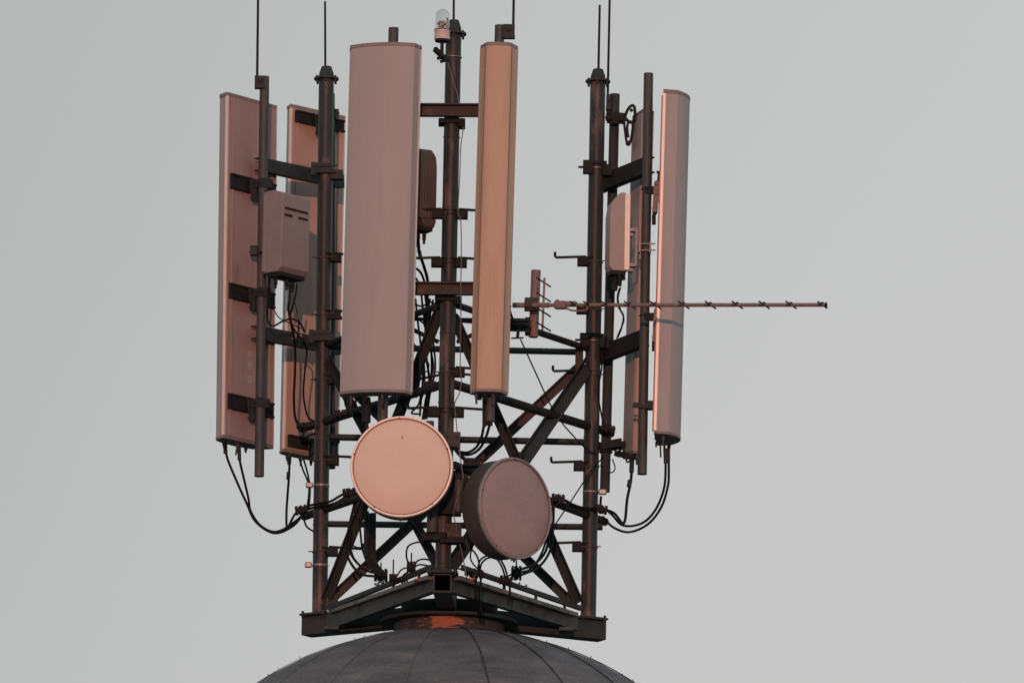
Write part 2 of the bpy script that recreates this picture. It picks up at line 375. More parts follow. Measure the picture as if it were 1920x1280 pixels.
# horizontal members of the three faces
def hz(xa, ya, xb, yb, Yf, w_, name='girt', mat=None): return brace(at(xa, ya, Yf(xa)), at(xb, yb, Yf(xb)), w_, name, mat)
hz(612, 648, 1088, 658, lambda x: YLR(x) + .05, .040)
hz(612, 595, 990, 600, lambda x: YLR(x) - .9 + .0 * x, .022, mat=M['black'])
hz(604, 817, 1108, 827, lambda x: YLR(x) + .05, .042)
hz(604, 980, 1130, 986, lambda x: YLR(x) + .05, .040)
for (A, B, r_) in (((850, 570), (1112, 657), .021), ((850, 720), (1146, 812), .028), ((852, 872), (1135, 978), .026)):
    tube_part('ring_tube', [at(*A, YFR(A[0])), at(*B, YFR(B[0]) + .02)], r_, M['black'])
for (A, B, r_) in (((830, 571), (600, 650), .021), ((826, 722), (566, 803), .027), ((828, 880), (570, 968), .026)):
    tube_part('ring_tube', [at(*A, YFL(A[0])), at(*B, YFL(B[0]) + .02)], r_, M['black'])
# cross braces (front right, front left and rear faces)
brace(at(850, 592, YFR(850)), at(1086, 1132, YFR(1086) - .05), .056, flip=-1)
brace(at(1106, 680, YFR(1106) - .03), at(848, 1058, YFR(848) - .03), .074)
brace(at(826, 578, YFL(826)), at(612, 1122, YFL(612) - .05), .060)
brace(at(612, 672, YFL(612)), at(822, 1062, YFL(822)), .052, flip=-1, mat=M['black'])
brace(at(1088, 686, YLR(1088)), at(626, 1118, YLR(626)), .052, mat=M['rustbar'])
brace(at(618, 690, YLR(618) + .06), at(1070, 1128, YLR(1070) + .06), .050, flip=-1)
gu = MB(); gu.box(at(972, 866, YFR(972) + .0), .13, .012, .13, (V((.53, .85, 0)).normalized(), V((.85, -.53, 0)).normalized(), UP)); part('gusset_plate', gu, M['black'], T)
gu = MB(); gu.box(at(1086, 672, YR - .03), .05, .02, .16); part('gusset_plate', gu, M['rustbar'], T)
gu = MB(); gu.box(at(1072, 1122, YR - .06), .055, .016, .10); part('gusset_plate', gu, M['steel'], T)
gu = MB(); gu.box(at(624, 1124, YL - .06), .065, .016, .09); part('gusset_plate', gu, M['steel'], T)
gu = MB(); gu.box(at(855, 905, YL - .01), .16, .012, .16); part('gusset_plate', gu, M['black'], T)
for a_, b_, w_ in (((764, 612), (822, 640), .026), ((856, 602), (905, 606), .012), ((775, 712), (826, 702), .014), ((858, 700), (905, 704), .014), ((856, 640), (905, 618), .026)):
    brace(at(*a_, -.45), at(*b_, -.5), w_, 'tie', M['black'])
# perimeter channels between the arm ends and the light angle rail above them
def chan(A, B, Ya, Yb, h, b_, mat, flip=1, name='edge_channel'):
    m_ = MB(); m_.channel(at(*A, Ya), at(*B, Yb), h, b_, .008, UP, flip); return part(name, m_, mat, T)
chan((611, 1166), (812, 1093), YL - .13, YF + .02, .098, .045, M['channel'], 1)
chan((847, 1094), (1084, 1166), YF + .02, YR - .13, .098, .045, M['channel'], 1)
chan((612, 1166), (1092, 1172), YL + .06, YR + .06, .09, .045, M['black'], -1)
for (A, B, Ya, Yb) in (((617, 1139), (814, 1061), YL - .1, YF + .05), ((862, 1062), (1090, 1140), YF + .05, YR - .1)):
    m_ = MB(); m_.angle(at(*A, Ya), at(*B, Yb), .028, .006, UP); part('top_rail', m_, M['steel'], T)
    for f in (.12, .36, .62, .86):
        p = at(*A, Ya).lerp(at(*B, Yb), f); m2 = MB(); m2.bar(p - V((0, 0, .052)), p + V((0, 0, .0)), .02, .008); part('rail_post', m2, M['steel'], T)
for (A, B, Ya, Yb) in (((622, 1147), (806, 1082), YL - .2, YF + .0), ((858, 1083), (1078, 1152), YF + .0, YR - .2)):
    m_ = MB(); m_.bar(at(*A, Ya), at(*B, Yb), .05, .026, UP); part('top_angle', m_, M['flange'], T, bev=.002)
for (c, Y) in (((622, 1178), YL - .25), ((1062, 1180), YR - .25)):
    m_ = MB(); m_.box(at(*c, Y), .09, .10, .022); part('cleat', m_, M['channel'], T, bev=.002)
for (c, Y) in (((680, 1138), YL - .4), ((740, 1116), YF + .7), ((900, 1102), YF + .35), ((1045, 1150), YR - .3)):
    b = MB(); p = at(*c, Y); b.cyl(p, p + V((0, -.02, 0)), .013, n=6); part('bolt', b, M['black'], T)
# rust red plates on the channels near the front mast
for (c, dx) in (((785, 1087), .055), ((876, 1086), .11)):
    b = MB(); b.box(at(*c, YF + .1), dx, .05, .012, ); part('primer_plate', b, M['rust'], T)
# dark service ladder tray and drop pipe inside
b = MB()
for k in range(4): b.tube([at(690 + k * 4.0, 962, -.35 + .03 * k), at(690 + k * 4, 1040, -.35), at(694 + k * 5, 1062, -.34), at(712 + k * 4, 1078, -.33)], .011, 8)
b.cyl(at(687, 958, -.36), at(687, 1044, -.36), .016)
part('cable_duct', b, M['black'], T)
# ---- cross beams that carry the antenna pipes
def carrier(A, B, Ya, Yb, h, b_, mat, flip=1):
    return chan(A, B, Ya, Yb, h, b_, mat, flip, 'carrier_beam')
YFb = YF - .065
for (y_, yr, xa, xb) in ((208, 209, 722, 948), (542, 543, 712, 938)):
    carrier((xa, y_), (xb, yr), YFb - .03, YFb - .03, .078, .05, M['rustbar'], -1)
    ml = MF.y(y_ + 18); b = MB(); b.box(ml + V((0, 0, -.02)), .165, .12, .03); b.box(ml + V((.062, 0, -.035)), .04, .1, .035); part('saddle_plate', b, M['black'], T, bev=.003)
    b = MB(); b.ring(MF.y(y_ - 8), MF.d, .052, .006); part('u_bolt', b, M['black'], T)
# left mast: beams running from near left to far right behind it
for (A, B) in (((489, 307), (646, 340)), ((482, 622), (643, 652))):
    carrier(A, B, .12, .86, .085, .05, M['steel'], 1)
    y_ = A[1] + 16; p = ML.y(y_)
    b = MB(); b.box(p + V((-.02, -.055, .01)), .125, .03, .06); b.box(p + V((-.075, -.05, 0)), .028, .05, .085); b.box(p + V((.075, -.02, -.03)), .08, .07, .06)
    b.cyl(p + V((-.09, -.07, .012)), p + V((.075, -.075, .022)), .006, n=8); b.cyl(p + V((-.09, -.07, -.025)), p + V((.07, -.075, -.02)), .006, n=8)
    part('clamp_plate', b, M['steel'], T, bev=.002)
    b = MB(); b.ring(p + V((0, 0, .015)), ML.d, .054, .0045); part('u_bolt', b, M['zinc'], T)
for (A, B) in (((1214, 307), (1112, 348)), ((1204, 632), (1100, 672))):
    carrier(A, B, .06, .60, .105, .055, M['black'], -1)
    p = MR.y(A[1] + 12)
    b = MB(); b.box(p + V((-.055, -.05, 0)), .06, .05, .085); b.box(p + V((.0, -.06, .03)), .13, .02, .02); b.box(p + V((.07, -.03, -.015)), .06, .07, .07)
    b.cyl(p + V((-.115, -.05, .0)), p + V((-.06, -.05, .0)), .008, n=8)
    part('clamp_plate', b, M['black'], T, bev=.002)
    b = MB(); b.ring(p + V((0, 0, .0)), MR.d, .054, .0035); part('u_bolt', b, M['zinc'], T)
# ---- climbing pegs
def peg(ml, y_, sgn, L_, hook=True, dz=.012, hookup=1):
    p = ml.y(y_); b = MB()
    q = p + V((sgn * .075, -.02, -.01))
    b.box(q, .07, .06, .05); b.box(q + V((-sgn * .02, -.02, .027)), .10, .03, .006)
    pt = part('climbing_peg', b, M['black'], T, bev=.002)
    r_ = MB(); s0 = p + V((sgn * .055, -.035, .022)); e = p + V((sgn * L_, -.06, .008 + dz * 0))
    pts = [s0, s0.lerp(e, .5), e]
    r_.tube(pts, .0085, 8, sm=False)
    if hook: r_.tube([e, e + V((sgn * .006, 0, .012 * hookup)), e + V((sgn * .006, 0, .035 * hookup))], .0085, 8)
    part('peg_rod', r_, M['black'], pt)
    u_ = MB(); u_.ring(p + V((0, 0, -.008)), ml.d, .0515, .0028); u_.cyl(p + V((-.075, -.045, -.012)), p + V((.07, -.05, -.006)), .004, n=6)
    part('u_bolt', u_, M['pipe'], pt)
for y_, a, b in ((404, 1, 1), (495, 1, 1), (700, 0, 1), (775, 1, 1)):
    if a: peg(MF, y_, -1, .235)
    if b: peg(MF, y_, 1, .225)
for y_, Lp in ((485, .12), (592, .12), (714, .13), (865, .27), (1034, .26)): peg(ML, y_, 1, Lp, hook=y_ > 1000)
for y_ in (493, 583, 706, 876, 1026): peg(MR, y_, -1, .245 if y_ != 583 else .11, hook=y_ != 583)
# worm strap clamps with a bright buckle on the masts
for ml, y_, sg in ((ML, 913, -1), (ML, 1061, -1)):
    b = MB(); b.ring(ml.y(y_), ml.d, .0495, .0025, 28, 6, .008); s_ = part('strap', b, M['zinc'], T)
    b = MB(); b.box(ml.y(y_) + V((sg * .075, -.02, 0)), .045, .03, .034); part('buckle', b, M['zinc'], s_, bev=.006)
b = MB(); b.ring(MR.y(925), MR.d, .0495, .0022, 28, 6, .006); s_ = part('strap', b, M['zinc'], T)
b = MB(); b.box(MR.y(925) + V((.075, -.02, 0)), .05, .03, .035); part('buckle', b, M['zinc'], s_, bev=.006)
# dish mounting clamps on the front mast
for (x_, y_, w_, h_, mt) in ((848, 826, .10, .095, 'rustbar'), (850, 997, .10, .085, 'rustbar'), (806, 800, .05, .06, 'rustbar'), (842, 940, .15, .17, 'black'), (858, 905, .09, .1, 'black'), (815, 1007, .16, .05, 'black'), (848, 1013, .15, .04, 'black'), (884, 868, .10, .05, 'black'), (832, 880, .12, .06, 'black')):
    b = MB(); c = at(x_, y_, YF - .055); b.box(c, w_, .10, h_)
    for i in (-1, 1): b.cyl(c + V((i * w_ * .3, -.05, h_ * .2)), c + V((i * w_ * .3, -.065, h_ * .2)), .008, n=6)
    part('dish_clamp', b, M[mt], T, bev=.004)
b = MB(); b.cyl(at(812, 938, YF - .13), at(810, 998, YF - .13), .034); part('stub_pipe', b, M['pipe'], T)
b = MB(); b.cyl(at(860, 900, YF - .1), at(858, 960, YF - .1), .03); part('stub_pipe', b, M['pipe'], T)

# ------------------------------------------------------------------ antenna pipes
GP = 'vertical antenna mounting pipes'
def mount_pipe(name, A, B, Y, r, label, mat='pipe'):
    b = MB(); a_, b2 = at(*A, Y), at(*B, Y)
    x, y, z = frame(b2 - a_)
    n = 28; t = .006
    pr = [(r, 0), (r, (b2 - a_).length), (r - t, (b2 - a_).length), (r - t, .0), (r, 0)]
    b.lathe(a_, b2 - a_, pr, n)
    o = link_mesh(name, b, M[mat], loc=a_); tag(o, label, 'pipe', GP); return Line(a_, b2)
PA1 = mount_pipe('mounting_pipe', (486, 893), (496, 144), .10, .0300, 'long thin pipe behind the leftmost panel carrying a lightning rod at its top')
PA2 = mount_pipe('mounting_pipe', (620, 878), (619, 176), .80, .030, 'pipe mostly hidden behind the left mast', 'steel')
PA3 = mount_pipe('mounting_pipe', (717, 792), (738, 53), YFb - .13, .0315, 'pipe behind the widest panel, its plain top sticking out above it')
PA4 = mount_pipe('mounting_pipe', (918, 790), (937, 48), YFb - .13, .030, 'pipe behind the beige panel, its top holding a bracketed rod')
PA5 = mount_pipe('mounting_pipe', (1134, 922), (1153, 177), .62, .0315, 'dark pipe close beside the right mast with the scissor bracket at its top', 'steel')
PA6 = mount_pipe('mounting_pipe', (1204, 889), (1216, 138), .02, .0300, 'long bare pipe beside the rightmost panel')
PA7 = mount_pipe('mounting_pipe', (1000, 632), (1005, 507), -.16, .030, 'short reddish pipe holding the inner end of the yagi aerial', 'yagi')

# ------------------------------------------------------------------ lightning rods
GR = 'thin lightning rods'
def rod(A, B, Y, r, label, clamp=None):
    a_, b_ = at(*A, Y), at(*B, Y)
    e = empty('lightning_rod', a_, label, 'lightning rod', GR)
    m_ = MB(); m_.cyl(a_, b_, r, r * .92, n=10); part('rod', m_, M['black'], e)
    m_ = MB(); m_.cyl(a_ - V((0, 0, .004)), a_ + V((0, 0, .02)), r * 1.4, n=6); part('socket', m_, M['steel'], e)
    if clamp:
        cx, cy, w_, h_ = clamp; m_ = MB(); c = at(cx, cy, Y); m_.box(c, w_ / PPM, .05, h_ / PPM); m_.box(c + V((0, -.03, .01)), w_ / PPM * .4, .02, .02)
        part('bracket', m_, M['steel'], e, bev=.002)
rod((482, 166), (484.5, -60), .07, .0082, 'tall rod on the leftmost pipe running out of the top of the photo', (487, 155, 19, 24))
rod((610, 130), (609.5, 3), YL, .0072, 'short rod on the cap of the left mast, its tip in the photo')
rod((850.5, 46), (851.5, -90), YF, .0072, 'rod on the cap of the middle mast beside the glass beacon')
rod((962, 72), (964.5, -80), YFb - .14, .0082, 'rod bracketed to the pipe above the beige panel', (954, 60, 22, 26))
rod((1122, 136), (1124.5, 10), YR, .0078, 'short rod on the cap of the right mast, its tip in the photo')
rod((1139, 206), (1144.5, -70), .58, .0078, 'tall rod on the dark pipe just right of the right mast', (1141, 193, 9, 30))

# ------------------------------------------------------------------ panel antennas
def panel(B, Tt, Yb, Yt, yaw, w_, d_, label, pipe, clamps, front='panel', ribs=True, sq=1.0, back='panel_back', chamf=.022, strap=True, flat=.55, jacks=4, capm='cap', seam=False, tophat=.0, straph=.10):
    """B, Tt: foot and head of the panel's back centre line; yaw: compass of its front (deg, 0 = +x, -90 = to the viewer)"""
    b0, t0 = at(*B, Yb), at(*Tt, Yt)
    z = (t0 - b0).normalized(); y = V((math.cos(R(yaw)), math.sin(R(yaw)), 0)); y = (y - z * y.dot(z)).normalized(); x = y.cross(z)
    Mx = Matrix.Identity(4)
    for i in range(3): Mx[i][0] = x[i]; Mx[i][1] = y[i]; Mx[i][2] = z[i]; Mx[i][3] = b0[i]
    H = (t0 - b0).length; hw = w_ / 2
    root = empty('panel_antenna', b0, label, 'antenna', 'tall panel antennas round the tower', Mx)
    def W(u, v, q): return b0 + x * u + y * v + z * q
    right = [(hw, .001), (hw, .020), (hw - .004, .024), (hw - chamf * .55, d_ * flat * .6), (hw - chamf, d_ * flat)]
    arc = []
    n = 14
    for i in range(1, n):
        a = math.pi * i / n; arc.append(((hw - chamf) * math.cos(a), d_ * flat + d_ * (1 - flat) * math.sin(a) ** sq))
    pr = right + arc + [(-u, v) for u, v in right[::-1]]
    def ext(pts, q0, q1, sc=1.0, sx=0):
        m_ = MB(); k = len(pts)
        P = [W(u * sc, v * sc - sx, q0) for u, v in pts] + [W(u * sc, v * sc - sx, q1) for u, v in pts]
        return m_.poly(P, [[i, (i + 1) % k, k + (i + 1) % k, k + i] for i in range(k)] + [list(range(k))[::-1], list(range(k, 2 * k))])
    part('radome', ext(pr, .012, H - .014), M[front], root, angle=30)
    part('top_cap', ext(pr, H - .0138, H + .010, 1.022, .002), M[capm], root, bev=.003)
    part('bottom_cap', ext(pr, -.006, .0118, 1.018, .002), M['cap'], root, bev=.003)
    m_ = MB()
    m_.poly([W(-hw + .008, -.0045, .014), W(hw - .008, -.0045, .014), W(hw - .008, -.0045, H - .016), W(-hw + .008, -.0045, H - .016),
             W(-hw + .008, .004, .014), W(hw - .008, .004, .014), W(hw - .008, .004, H - .016), W(-hw + .008, .004, H - .016)],
            [[3, 2, 1, 0], [4, 5, 6, 7], [0, 1, 5, 4], [1, 2, 6, 5], [2, 3, 7, 6], [3, 0, 4, 7]])
    bk = part('back_plate', m_, M[back], root)
    for s_ in (-1, 1) if ribs else ():
        m_ = MB(); m_.bar(W(s_ * (hw - .004), .0065, .013), W(s_ * (hw - .004), .0065, H - .015), .016, .020, y); part('edge_trim', m_, M['cap' if seam else 'edge'], root, bev=.002)
        m_ = MB(); m_.bar(W(s_ * (hw - .05), -.009, .02), W(s_ * (hw - .05), -.009, H - .02), .012, .010, y); part('back_rib', m_, M[back], bk)
        if seam:
            m_ = MB(); m_.bar(W(s_ * (hw - chamf + .001), d_ * flat + .0, .02), W(s_ * (hw - chamf + .001), d_ * flat, H - .02), .0045, .006, y); part('seam', m_, M['seam'], root)
    for i in range(jacks):
        u = (-.33 + .66 * i / max(1, jacks - 1)) * w_; v = d_ * (.35 if i % 2 else .5)
        m_ = MB(); m_.cyl(W(u, v, -.0065), W(u, v, -.035), .011, n=10); m_.cyl(W(u, v, -.035), W(u, v, -.05 - .02 * (i % 2)), .007, n=8)
        part('connector', m_, M['pipe'] if i % 2 else M['black'], root)
    for f in clamps:
        q = f * H; pp = pipe.z(b0.z + q * z.z)
        m_ = MB()
        if strap:
            m_.box(W(0, -.014, q), w_ * .90, .016, straph, (x, y, z)); m_.box(W(0, -.026, q + straph * .42), w_ * .90, .012, .012, (x, y, z)); m_.box(W(0, -.026, q - straph * .42), w_ * .90, .012, .012, (x, y, z))
        br = part('bracket', m_, M['black'], root, bev=.0015) if strap else root
        hgt = .05
        s0 = W(0, -.02, q); dirp = (pp - s0); dirp.z = 0
        lat = V((-dirp.y, dirp.x, 0)).normalized()
        m_ = MB()
        for s_ in (-1, 1): m_.bar(s0 + lat * (s_ * .038), V((pp.x, pp.y, s0.z)) + lat * (s_ * .038), .008, .05, UP)
        m_.box(V((pp.x, pp.y, s0.z)) - dirp.normalized() * .034, .09, .012, .055, (lat, dirp.normalized(), UP))
        m_.box(V((pp.x, pp.y, s0.z)) + dirp.normalized() * .036, .09, .012, .055, (lat, dirp.normalized(), UP))
        for s_ in (-1, 1):
            cc = V((pp.x, pp.y, s0.z)) + lat * (s_ * .04); dd = dirp.normalized()
            m_.cyl(cc - dd * .075, cc + dd * .055, .0045, n=6); m_.cyl(cc + dd * .042, cc + dd * .052, .009, n=6)
        part('pipe_clamp', m_, M['steel'], br)
        if strap:
            m_ = MB(); c0 = W(-.03, -.05, q - .02)
            for s_ in (-1, 1):
                m_.bar(c0 + x * (s_ * .022) + z * .05, c0 + x * (s_ * .022) - y * .015 - z * .09, .006, .038, x)
            m_.box(c0 - y * .02 - z * .05, .05, .022, .085, (x, y, z))
            m_.cyl(c0 - x * .035 + z * .03, c0 + x * .035 + z * .03, .007, n=8); m_.cyl(c0 - x * .035 - z * .07, c0 + x * .035 - z * .07, .007, n=8)
            part('tilt_hinge', m_, M['steel'], br, bev=.001)
    return root, W, H
# leftmost panel, back towards us
A1, W1, H1 = panel((466, 829), (473, 188), .20, .20, 141, .475, .135, 'leftmost panel, mauve grey back towards us with three dark straps', PA1, (.105, .425, .745))
for q, a_, b_ in ((.565, .035, .035), (.49, .04, .055), (.40, .04, .05)):
    m_ = MB(); n_ = len(m_.v); m_.poly([W1(u, v, q + w_) for v in (-.0052, -.0064) for u, w_ in ((-a_ / 2 - .0, -b_ / 2), (a_ / 2, -b_ / 2), (a_ / 2, b_ / 2), (-a_ / 2, b_ / 2))], [[0, 1, 2, 3], [7, 6, 5, 4], [0, 4, 5, 1], [1, 5, 6, 2], [2, 6, 7, 3], [3, 7, 4, 0]]); part('blank_label', m_, M['panel'], A1)
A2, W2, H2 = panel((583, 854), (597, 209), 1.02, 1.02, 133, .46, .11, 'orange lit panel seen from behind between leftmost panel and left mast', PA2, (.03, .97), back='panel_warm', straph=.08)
A3, W3, H3 = panel((706, 741), (724, 92), -1.26, -1.26, -104, .445, .135, 'widest panel, pinkish grey curved front facing us left of the middle mast', PA3, (.12, .86), chamf=.020, flat=.62, sq=1.8)
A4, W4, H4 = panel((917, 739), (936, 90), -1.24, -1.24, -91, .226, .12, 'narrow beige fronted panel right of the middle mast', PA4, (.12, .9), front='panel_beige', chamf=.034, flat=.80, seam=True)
A5, W5, H5 = panel((1178, 853), (1196, 213), .50, .50, 17, .22, .10, 'slim grey and orange lit panel half hidden behind the long bare right pipe', PA5, (.035,), front='panel_warm', back='panel', strap=False, ribs=False)
A6, W6, H6 = panel((1229, 822), (1247, 184), .055, .055, -4, .40, .157, 'rightmost panel seen from its side, bright edge left and grey front right', PA6, (), strap=False, chamf=.022, flat=.57, sq=2)
# scissor brackets of the two right hand panels
def scissor(px, py, Y, px2, label_part, root, L_=70, mat='yagi'):
    m_ = MB(); p = at(px, py, Y)
    q = at(px2, py + L_, Y)
    for s_ in (-.03, .03):
        m_.bar(p + V((0, s_, 0)), q + V((0, s_, 0)), .034, .007, V((0, 1, 0)))
        m_.bar(p + V((.012, s_, -.05)), q + V((-.004, s_ * .8, .02)), .03, .007, V((0, 1, 0)))
    for c in (p, q, p.lerp(q, .35)): m_.cyl(c + V((0, -.045, 0)), c + V((0, .045, 0)), .014, n=12)
    return part(label_part, m_, M[mat], root)
for y_ in (345, 582):
    s_ = scissor(1231, y_, .02, 1228, 'tilt_bracket', A6, 52 if y_ < 400 else 58)
    m_ = MB(); m_.bar(at(1236, y_ - 22, .03), at(1233, y_ + 15, .03), .018, .06, V((0, 1, 0))); m_.cyl(at(1231, y_ - 22, .0), at(1239, y_ - 22, .0), .009, n=8); part('hinge_plate', m_, M['black'], s_)
    m_ = MB(); m_.bar(at(1226, y_ + 58, .03), at(1226, y_ + 75, .03), .024, .05, V((0, 1, 0))); part('end_stop', m_, M['black'], s_)
    m_ = MB(); m_.bar(at(1208, y_ + 12, .0), at(1230, y_ + 12, .0), .02, .05, UP); m_.ring(PA6.y(y_ + 12), PA6.d, .032, .004); part('pipe_grip', m_, M['black'], s_)
m_ = MB(); m_.bar(at(1186, 760, -.02), at(1224, 764, -.02), .02, .02); m_.bar(at(1187, 756, .04), at(1224, 758, .04), .012, .012); m_.box(at(1219, 760, .0), .05, .07, .05); part('lower_clamp', m_, M['steel'], A6)
# scissor bracket on the top of the dark pipe beside the right mast
m_ = MB()
for dy in (-.03, .03):
    Y_ = .52 + dy
    m_.tube([at(x_, y_, Y_) for x_, y_ in ((1171, 221), (1177, 206), (1185, 198), (1190, 203), (1190, 222), (1183, 230), (1172, 222))], .0095, 8)
    m_.tube([at(x_, y_, Y_) for x_, y_ in ((1170, 228), (1172, 246), (1175, 266), (1181, 268), (1185, 250), (1186, 232), (1179, 228), (1176, 240), (1178, 258))], .008, 8)
m_.cyl(at(1178, 269, .47), at(1178, 269, .57), .018, n=14); m_.cyl(at(1184, 207, .47), at(1184, 207, .57), .012, n=10); m_.cyl(at(1173, 224, .46), at(1173, 224, .58), .015, n=10)
s_ = part('tilt_bracket', m_, M['black'], A5)
m_ = MB()
m_.bar(at(1136, 216, .56), at(1175, 220, .56), .012, .05, UP); m_.bar(at(1138, 224, .52), at(1172, 226, .52), .012, .05, UP)
m_.cyl(at(1140, 218, .5), at(1142, 226, .5), .02, n=8); m_.box(at(1165, 222, .52), .03, .09, .045); m_.ring(PA5.y(222), PA5.d, .035, .006)
part('pipe_bracket', m_, M['black'], s_)
m_ = MB(); m_.bar(at(1155, 850, .56), at(1192, 856, .5), .05, .035); m_.box(at(1182, 855, .5), .06, .06, .03); m_.ring(PA5.y(848), PA5.d, .036, .008); m_.tube([at(1158, 846, .5), at(1168, 842, .48), at(1172, 852, .48), at(1176, 866, .48), at(1184, 860, .48)], .006)
part('pipe_bracket', m_, M['black'], A5)
# hinge clamps beside the long left pipe
for y_ in (470,):
    m_ = MB(); m_.box(at(476, y_, .05), .045, .05, .06); m_.cyl(at(466, y_ + 2, .03), at(496, y_ + 2, .03), .005, n=6); part('small_clamp', m_, M['steel'], A1, bev=.002)
# tray of black hardware under the wide and beige panels
m_ = MB()
m_.cyl(at(687, 745, -1.2), at(687, 792, -1.2), .026); m_.cyl(at(687, 790, -1.2), at(690, 830, -1.2), .012); m_.cyl(at(657, 745, -1.2), at(654, 757, -1.2), .012)
part('lead_in_tube', m_, M['black'], A3)
m_ = MB(); m_.box(at(914, 770, -1.15), .058, .05, .175); m_.cyl(at(908, 745, -1.17), at(908, 800, -1.17), .012); m_.cyl(at(921, 745, -1.17), at(920, 798, -1.17), .012); m_.box(at(898, 744, -1.15), .035, .05, .03)
part('lead_in_tube', m_, M['black'], A4, bev=.003)
m_ = MB(); m_.ring(at(936, 86, YFb - .13), UP, .034, .004, h=.01); part('collar', m_, M['edge'], A4)

# ------------------------------------------------------------------ radio units
GU = 'finned radio units bolted to the pipes'
def unit(name, origin, yaw, w_, d_, h_, mat, label, slant=.10, slots=True, jacks=3):
    y = V((math.cos(R(yaw)), math.sin(R(yaw)), 0)); z = (MF.d * 1).normalized(); y = (y - z * y.dot(z)).normalized(); x = y.cross(z)
    Mx = Matrix.Identity(4)
    for i in range(3): Mx[i][0] = x[i]; Mx[i][1] = y[i]; Mx[i][2] = z[i]; Mx[i][3] = origin[i]
    root = empty('radio_unit', origin, label, 'radio unit', GU, Mx)
    def W(u, v, q): return origin + x * u + y * v + z * q
    # side outline: flat back, front leaning back at the top
    out_ = [(0, 0), (d_ * .82, 0), (d_, .03), (d_, h_ - slant * 1.3), (d_ * .90, h_ - slant * .62), (d_ * .45, h_), (0.02, h_), (0, h_ - .02)]
    m_ = MB(); k = len(out_)
    m_.poly([W(-w_ / 2, v, q) for v, q in out_] + [W(w_ / 2, v, q) for v, q in out_],
            [[i, (i + 1) % k, k + (i + 1) % k, k + i][::-1] for i in range(k)] + [list(range(k)), list(range(k, 2 * k))[::-1]])
    part('housing', m_, M[mat], root, bev=.005)
    m_ = MB(); m_.box(W(0, .008, h_ * .5), w_ * 1.04, .034, h_ * .97, (x, y, z)); part('back_frame', m_, M['rim'] if mat == 'unit_pale' else M[mat], root, bev=.003)  # pale unit: sunlight on the back edge put into the frame's lighter colour
    m_ = MB(); m_.box(W(0, d_ * .5, -.012), w_ * .86, d_ * .8, .026, (x, y, z)); part('underside', m_, M['black'], root, bev=.003)
    if mat == 'unit_dark':
        for i in range(9):
            m_ = MB(); u = (-.42 + .105 * i) * w_; m_.bar(W(u, d_ + .008, .05), W(u, d_ + .008, h_ * .7), .018, .006, y); part('fin', m_, M[mat], root)
    for i in range(jacks):
        m_ = MB(); c = W((-.3 + .6 * i / max(1, jacks - 1)) * w_, d_ * (.4 + .15 * (i % 2)), -.025); m_.cyl(c, c - z * .045, .012, n=10); m_.cyl(c - z * .045, c - z * .07, .008, n=8); part('connector', m_, M['black'], root)
    return root, W
# left unit: broad front towards the inside of the tower
def left_unit():
    o = at(520, 519, .02)
    root, W = unit('radio_unit', o, -42, .255, .15, .525, 'unit', 'pale radio unit with vent slots on the leftmost pipe', slant=.03)
    d_ = .15
    for q, u0_, u1_ in ((.405, -.105, .105), (.362, -.105, -.035), (.362, .02, .105)):
        m_ = MB(); m_.bar(W(-u0_, d_ + .0005, q), W(-u1_, d_ + .0005, q), .012, .014, UP); part('vent_slot', m_, M['slot'], root, bev=.004)
    return root
# its origin sits on the pipe side; the front faces right and towards us
left_unit()
U2, WU2 = unit('radio_unit', at(1173, 512, -.02), 192, .135, .120, .50, 'unit_pale', 'pale radio unit with sloped top hanging by the right mast', slant=.11)
m_ = MB()
for y_ in (432, 498): m_.box(at(1184, y_, -.05), .05, .06, .022); m_.box(at(1182, y_ + 9, -.05), .03, .05, .02)
m_.bar(at(1194, 428, -.05), at(1192, 500, -.05), .012, .05, V((0, 1, 0)))
m_.box(at(1199, 465, -.05), .012, .06, .065); m_.box(at(1219, 465, -.05), .012, .06, .065)
for s_ in (-6, 6): m_.cyl(at(1190, 463 + s_, -.04), at(1229, 463 + s_, -.04), .005, n=6)
part('wall_bracket', m_, M['unit_pale'], U2, bev=.002)
m_ = MB(); m_.bar(at(1143, 522, -.0), at(1172, 518, .0), .04, .04); m_.cyl(at(1152, 520, -.02), at(1152, 545, -.02), .018, n=10); m_.cyl(at(1163, 520, -.02), at(1162, 536, -.02), .012, n=10); part('cable_gland', m_, M['black'], U2)
U3, WU3 = unit('radio_unit', at(772, 430, -.90), -62, .2, .13, .50, 'unit_dark', 'dark radio unit peeking out behind the widest panel', slant=.09)
m_ = MB(); m_.bar(at(780, 245, -.9), at(783, 280, -.9), .012, .04); m_.bar(at(790, 280, -.9), at(786, 430, -.9), .012, .02); part('mounting_rail', m_, M['black'], U3)

